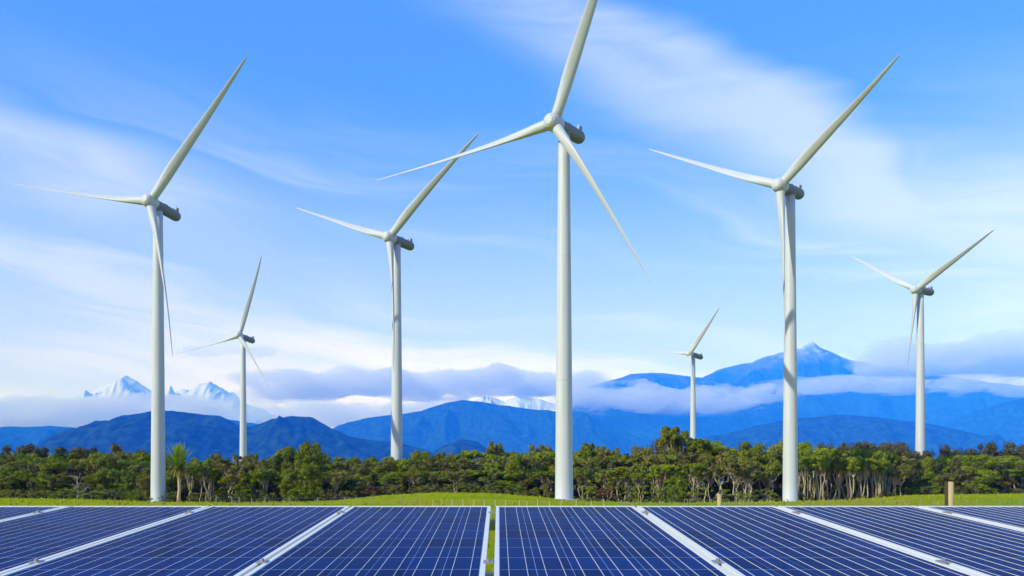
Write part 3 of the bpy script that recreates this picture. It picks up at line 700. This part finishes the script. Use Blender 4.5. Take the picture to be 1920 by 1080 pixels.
MID = [('dark', 1530, 838, 40, 232), ('dark', 1565, 834, 46, 230), ('dark', 1606, 833, 46, 232), ('dark', 1638, 834, 44, 230), ('dark', 1668, 837, 42, 230), ('bush', 20, 850, 56, 224), ('bush', 66, 849, 54, 226), ('bush', 106, 851, 56, 224), ('bush', 146, 850, 54, 226), ('bush', 204, 851, 56, 225), ('bush', 262, 851, 54, 224), ('bush', 300, 854, 54, 224),
 ('bush', 10, 862, 52, 204), ('bush', 48, 858, 50, 208), ('fork', 45, 850, 28, 212), ('bush', 88, 860, 54, 206), ('bush', 118, 868, 48, 200), ('bush', 162, 862, 56, 204), ('bush', 200, 864, 52, 206), ('bush', 238, 862, 52, 202), ('bush', 270, 866, 50, 200), ('bush', 312, 868, 52, 204),
 ('fork', 385, 862, 46, 196), ('bush', 412, 866, 46, 198), ('bush', 455, 866, 46, 200), ('bush', 490, 866, 44, 200), ('bush', 625, 868, 54, 196), ('bush', 672, 868, 54, 200), ('bush', 720, 866, 50, 196), ('bush', 762, 862, 46, 196), ('fork', 805, 862, 50, 196), ('bush', 842, 866, 46, 198), ('fork', 880, 860, 52, 196), ('bush', 920, 858, 54, 200), ('fork', 962, 858, 50, 198), ('bush', 1000, 860, 50, 200), ('fork', 1036, 864, 44, 196),
 ('fork', 1100, 858, 46, 192), ('bush', 1140, 856, 54, 198), ('wind', 1186, 852, 74, 194), ('fork', 1226, 850, 56, 192), ('wind', 1262, 846, 74, 194), ('fork', 1310, 846, 56, 190), ('fork', 1350, 846, 58, 188), ('fork', 1392, 842, 66, 186), ('fork', 1432, 848, 56, 190), ('stems', 1500, 848, 34, 186), ('stems', 1526, 846, 38, 184), ('stems', 1552, 842, 40, 186), ('stems', 1582, 844, 40, 184), ('stems', 1608, 842, 40, 186), ('stems', 1636, 846, 38, 184), ('stems', 1660, 850, 36, 188), ('fork', 1688, 852, 40, 196), ('bush', 1720, 862, 46, 208), ('bush', 1752, 862, 46, 206), ('fork', 1782, 858, 46, 210), ('bush', 1815, 862, 50, 206), ('bush', 1850, 864, 48, 208), ('bush', 1886, 862, 50, 206), ('fork', 1915, 860, 44, 204)]
FRONT = [('bush', 14, 892, 48, 187), ('bush', 52, 884, 46, 189), ('bush', 85, 890, 44, 186), ('dead', 146, 872, 44, 180), ('bush', 118, 888, 40, 188), ('bush', 178, 886, 50, 186), ('bush', 214, 880, 44, 188), ('bush', 246, 884, 44, 184), ('bush', 272, 890, 40, 183), ('bush', 318, 884, 36, 186),
 ('stems', 362, 872, 34, 184), ('stems', 392, 876, 38, 183), ('fork', 430, 870, 44, 182), ('bush', 462, 886, 42, 182), ('stems', 492, 880, 36, 183), ('bush', 548, 878, 46, 179), ('tall', 584, 868, 40, 178), ('fork', 630, 880, 48, 181), ('bush', 682, 888, 52, 186), ('bush', 735, 886, 50, 188), ('fork', 776, 880, 48, 187), ('fork', 820, 884, 42, 188), ('fork', 848, 880, 52, 187), ('bush', 895, 882, 50, 190), ('bush', 940, 886, 52, 189), ('fork', 985, 882, 46, 188), ('stems', 1026, 884, 36, 184),
 ('fork', 1096, 876, 46, 182), ('fork', 1136, 880, 48, 181), ('stems', 1172, 876, 40, 181), ('fork', 1200, 872, 46, 180), ('stems', 1240, 872, 40, 179), ('bush', 1268, 884, 44, 178), ('stems', 1300, 870, 38, 178), ('fork', 1330, 866, 46, 178), ('fork', 1372, 852, 58, 177), ('fork', 1402, 856, 50, 178), ('fork', 1442, 866, 46, 180), ('stems', 1512, 860, 34, 178), ('stems', 1540, 856, 36, 177), ('stems', 1566, 858, 36, 178), ('stems', 1594, 858, 36, 177), ('stems', 1622, 860, 36, 178), ('stems', 1648, 864, 34, 178), ('fork', 1680, 868, 40, 180), ('bush', 1706, 886, 40, 192), ('bush', 1740, 882, 44, 192), ('bush', 1775, 886, 46, 193), ('fork', 1812, 884, 40, 192), ('fork', 1836, 878, 44, 193), ('bush', 1868, 886, 42, 193), ('stems', 1898, 880, 38, 192), ('bush', 1925, 886, 46, 193)]
SHRUB = [(x_, yt_, w_) for x_, yt_, w_ in ((20, 916, 50), (70, 918, 52), (120, 914, 54), (172, 918, 50), (215, 916, 46), (258, 918, 46), (316, 922, 34), (372, 922, 46), (420, 920, 46), (462, 918, 46), (505, 922, 44), (560, 914, 46), (606, 916, 44), (652, 918, 46), (700, 910, 50), (745, 906, 48), (790, 908, 50), (835, 908, 44), (880, 906, 50), (925, 904, 54), (968, 906, 48), (1010, 912, 46), (1100, 912, 46), (1140, 914, 50), (1180, 912, 50), (1222, 910, 50), (1264, 908, 50), (1306, 914, 46), (1350, 918, 46), (1398, 922, 46), (1440, 918, 50), (1512, 926, 40), (1560, 930, 44), (1612, 930, 46), (1660, 924, 46), (1700, 914, 44), (1745, 912, 46), (1800, 914, 46), (1850, 914, 44), (1900, 914, 46))]
for r_ in SKY: place(*r_)
for r_ in MID: place(*((('twist',) + r_[1:]) if r_[0] == 'fork' and r_[1] > 1180 else r_))
for r_ in FRONT: place(*((('twist',) + r_[1:]) if r_[0] == 'fork' and (r_[1] > 1080 or r_[1] in (630, 776, 848)) else r_))
for i, (x_, yt_, w_) in enumerate(SHRUB):
    gy_ = float(np.interp(x_, GX, GY)); place('shrub', x_, yt_, w_, 174 if x_ < 1690 else 188, 3 if x_ in (700, 1140) else rngp.randrange(3))

rx = random.Random(77)
for k in range(46):
    x_ = -20 + k * 43.0 + rx.uniform(-16, 16)
    if 1180 < x_ < 1690: continue
    sky_y = float(np.interp(x_, [q[1] for q in SKY], [q[2] for q in SKY]))
    place(rx.choice(['bush', 'bush', 'tall', 'fork', 'bush']), x_, sky_y + rx.uniform(9, 34), rx.uniform(36, 64), rx.uniform(188, 207))
LAND = [(-500, 'the left frame edge'), (295, 'the far-left turbine'), (336, 'the cabbage tree'), (452, 'the small left turbine'), (746, 'the mid-left turbine'), (1059, 'the tallest turbine'), (1295, 'the smallest turbine'), (1483, 'the large right turbine'), (1724, 'the far-right turbine')]
ORD = ['first', 'second', 'third', 'fourth', 'fifth', 'sixth', 'seventh', 'eighth', 'ninth', 'tenth', 'eleventh', 'twelfth', 'thirteenth', 'fourteenth']
cnt = {}
for (kind, px, D, crown, trunk, loc, rz, scl, yt) in sorted(placed, key=lambda q: q[1]):
    lm = max(i for i, (lx, _) in enumerate(LAND) if lx <= px)
    row = 'front' if D < 194 else ('middle' if D < 209 and not kind == 'dark' else 'back')
    key = (kind, row, lm); c = cnt[key] = cnt.get(key, 0) + 1
    if kind == 'shrub': lab = '%s at the forest foot, %s right of %s' % (LOOK[kind], ORD[c - 1], LAND[lm][1])
    else: lab = '%s, %s row, %s right of %s' % (LOOK[kind], row, ORD[c - 1], LAND[lm][1])
    if kind == 'dead': lab = 'bare bleached dead tree with twisted white branches before the left forest'
    t = empty('shrub' if kind == 'shrub' else ('dead_tree' if kind == 'dead' else 'forest_tree'), loc, lab, 'shrub' if kind == 'shrub' else 'tree',
              'low shrubs along the forest foot' if kind == 'shrub' else 'trees of the forest belt', rot=(0, 0, rz), scale=scl)
    ob('trunk', trunk, t)
    if crown is not None: ob('crown', crown, t)

# dense interior of the wood between the rows of trees: one mass of foliage nobody could count
def undergrowth():
    rng = np.random.default_rng(99); C = []; Rd = []
    for k in range(420):                              # scrub between the front trunks
        px = rng.uniform(-60, 1990)
        if 1090 < px < 1690 and rng.random() < 0.7: continue
        D = rng.uniform(180, 190) if px < 1690 else rng.uniform(190, 200)
        x = (px - 960) / F * D; C.append((x, D, gz(x, D) + rng.uniform(0.2, 4.5) * rng.random())); Rd.append(rng.uniform(0.7, 1.3))
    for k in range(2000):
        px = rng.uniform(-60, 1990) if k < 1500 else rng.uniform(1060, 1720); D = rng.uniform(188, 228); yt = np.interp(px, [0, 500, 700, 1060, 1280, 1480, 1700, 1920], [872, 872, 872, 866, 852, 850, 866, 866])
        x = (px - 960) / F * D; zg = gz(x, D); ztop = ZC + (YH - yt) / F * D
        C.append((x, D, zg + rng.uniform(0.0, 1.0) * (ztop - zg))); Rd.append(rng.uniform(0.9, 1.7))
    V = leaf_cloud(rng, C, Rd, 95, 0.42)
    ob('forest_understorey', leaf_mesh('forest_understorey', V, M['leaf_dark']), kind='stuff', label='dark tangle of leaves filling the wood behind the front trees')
undergrowth()

# ------------------------------------------------------------------ cabbage tree
def cabbage_tree():
    D = 168.0; px = 336; x = (px - 960) / F * D; z0 = gz(x, D)
    s_ = D / F
    t = empty('cabbage_tree', (x, D, z0), 'cabbage tree with a spiky green head on a bare tan trunk', 'tree')
    rng = np.random.default_rng(4)
    zc_ = ZC + (YH - 874) * s_ - z0
    tr = MB(); tr.tube([(-0.05, 0, -0.3), (-0.1, 0, 1.2), (0.05, 0, 2.6), (-0.05, 0.02, zc_ * 0.62), (-0.15, 0, zc_ * 0.85), (0.05, 0, zc_)], [0.42, 0.34, 0.30, 0.27, 0.25, 0.22], 10)
    tr.tube([(-0.02, 0, zc_ * 0.5), (0.35, 0, zc_ * 0.60), (0.42, 0, zc_ * 0.66)], [0.12, 0.10, 0.05], 6)
    ob('trunk', tr.mesh('trunk', M['cab_bark'], True), t)
    def leaf(L, wd, droop, name, mat):
        V = []; Fc = []; n = 7
        for k in range(n):
            u = k / (n - 1); w_ = wd * (0.55 + 1.5 * u * (1 - u)) * (1 - u ** 3) + 0.01
            z = L * (u - droop * 0.55 * u ** 2); y = L * droop * u ** 2
            V += [(-w_, y, z), (0, y + 0.05 * w_, z - 0.25 * w_), (w_, y, z)]
        for k in range(n - 1):
            for j in (0, 1): a = k * 3 + j; Fc.append([a, a + 1, a + 4, a + 3])
        return mesh_np(name, V, Fc, mat, True)
    kinds = [leaf(4.9, 0.17, 0.05, 'leaf', M['cab_leaf']), leaf(4.3, 0.17, 0.22, 'leaf', M['cab_leaf']), leaf(2.7, 0.12, 0.62, 'leaf', M['cab_leaf_old'])]
    for k in range(210):
        u = rng.random(); th = R(4 + 100 * u ** 0.95); ph = rng.uniform(0, 2 * math.pi)
        kd = 0 if th < R(45) else (1 if th < R(82) else 2)
        o = ob('leaf', kinds[kd], t, (0.02, 0, zc_ + rng.uniform(-0.15, 0.35) - 0.5 * u), (0, 0, 0))
        d = Vector((math.sin(th) * math.cos(ph), math.sin(th) * math.sin(ph), math.cos(th)))
        out = Vector((math.cos(ph), math.sin(ph), -1.2)).normalized()
        yv = (out - d * out.dot(d)).normalized(); xv = yv.cross(d)
        o.rotation_euler = Matrix((xv, yv, d)).transposed().to_euler()
        k_ = rng.uniform(0.75, 1.08); o.scale = (1, 1, k_)
cabbage_tree()

# ------------------------------------------------------------------ fences and posts
def fence(label, posts, D, hpx, wpost, mat, wires, name='wire_fence'):
    x0 = (posts[0] - 960) / F * D; z0 = gz(x0, D)
    f = empty(name, (x0, D, z0), label, 'fence')
    rng = random.Random(int(posts[0])); tops = []
    for px in posts:
        d = D + rng.uniform(-0.5, 0.5); x = (px - 960) / F * d; zg = gz(x, d); H = (ZC + (YH - hpx) / F * d - zg) * rng.uniform(0.86, 1.12)
        m = MB().tube([(0, 0, -0.3), (rng.uniform(-.03, .03), 0, H * 0.5), (rng.uniform(-.06, .06), 0, H)], [wpost, wpost, wpost * 0.93], 8)
        ob('post', m.mesh('post', mat, False), f, (x - x0, d - D, zg - z0)); tops.append((x - x0, d - D, zg - z0, H))
    for fr in wires:
        m = MB().tube([(a, b - wpost - 0.01, c + h * fr) for a, b, c, h in tops], [0.008] * len(tops), 4)
        ob('wire', m.mesh('wire', M['wire']), f)
fence('old wire fence with grey wooden posts left of the green mound', [405, 435, 449, 472, 497, 543, 595, 646, 697, 752, 790], 96, 932, 0.06, M['post'], (0.3, 0.6, 0.9))
fence('thin white electric fence standards across the green mound', [812, 828, 848, 868, 888, 908, 928, 948, 974, 988, 1008, 1030, 1052, 1080, 1108, 1132], 92, 937, 0.02, M['white_post'], (0.55, 0.92))
fence('wire fence with grey wooden posts in front of the right forest', [1194, 1238, 1283, 1289, 1334, 1366, 1381, 1389, 1404, 1438, 1444, 1475, 1512, 1552, 1575, 1608, 1652, 1688, 1701, 1726, 1753, 1792, 1813, 1832, 1875, 1893, 1913, 1940], 94, 936, 0.042, M['post'], (0.3, 0.6, 0.9))
def big_post(px, ytop, wpx, D, mat, label):
    x = (px - 960) / F * D; z0 = gz(x, D); H = ZC + (YH - ytop) / F * D - z0; r = wpx / 2 / F * D
    t = empty('strainer_post', (x, D, z0), label, 'post', 'stout strainer posts of the fence')
    ob('shaft', MB().tube([(0, 0, -0.4), (0.01, 0, H * 0.5), (0, 0, H - 0.03)], [r * 1.04, r, r * 0.97], 14, True).mesh('shaft', mat, True), t)
    ob('end_grain', MB().tube([(0, 0, H - 0.03), (0, 0, H)], [r * 0.97, r * 0.9], 14).mesh('end_grain', mat), t)
big_post(1349, 926, 8.5, 60, M['timber'], 'short yellow timber strainer post left of the large right turbine')
big_post(1783, 903, 10, 40, M['timber'], 'tall tan timber strainer post at the right')
big_post(1774.5, 903, 6.5, 40.3, M['timber_dark'], 'thin dark post tight against the left of the tall tan post')
def hurdle():
    D = 90; x = (1160 - 960) / F * D; z0 = gz(x, D); s_ = D / F
    t = empty('wooden_hurdle', (x, D, z0), 'small pale wooden hurdle behind the panels right of the tallest turbine', 'hurdle')
    zt = ZC + (YH - 942) * s_ - z0
    for dx in (0, 27 * s_): ob('post', MB().box((dx - 0.05, -0.05, -0.2), (dx + 0.05, 0.05, zt + 0.06)).mesh('post', M['post']), t)
    for q in (0.45, 0.95): ob('rail', MB().box((-0.1, -0.085, zt * q - 0.05), (27 * s_ + 0.1, -0.053, zt * q + 0.05)).mesh('rail', M['post']), t)
hurdle()

# ------------------------------------------------------------------ grass
def grass():
    rng = np.random.default_rng(12); N = 3000
    D = rng.uniform(70, 176, N); px = rng.uniform(-40, 1960, N); x = (px - 960) / F * D; z = ground_z(x, D)
    n2 = 16000
    D = np.concatenate([D, 7.0 + 70 * rng.random(n2) ** 1.4]); x = np.concatenate([x, rng.uniform(-0.75, 0.75, n2) * D[-n2:]]); z = np.concatenate([z, ground_z(x[-n2:], D[-n2:])])
    n = len(D); a = rng.uniform(0, math.pi, n); h = rng.uniform(0.10, 0.32, n) * np.where(D < 45, 0.7, 1.0); wd = np.clip(D * 0.0011, 0.012, 0.11)
    dx = np.cos(a) * wd; dy = np.sin(a) * wd; lx = rng.normal(0, 0.08, n); ly = rng.normal(0, 0.08, n)
    V = np.stack([np.stack([x - dx, D - dy, z - 0.03], 1), np.stack([x + dx, D + dy, z - 0.03], 1), np.stack([x + dx * 0.3 + lx, D + dy * 0.3 + ly, z + h], 1), np.stack([x - dx * 0.3 + lx, D - dy * 0.3 + ly, z + h], 1)], 1).reshape(-1, 3)
    ob('grass', leaf_mesh('grass', V, M['ground']), kind='stuff', label='tufts of pasture grass')
grass()

# ------------------------------------------------------------------ haze: the blue air in front of the mountains
hz = MB().box((-38000, -38000, -60), (38000, 38000, 2350 * MS)).mesh('haze', volume_mat('blue_air', (0.010, 0.145, 1.0), 1.85e-4 / MS, -0.35))
ob('haze', hz, kind='stuff', label='thin blue haze in the air before the mountains')
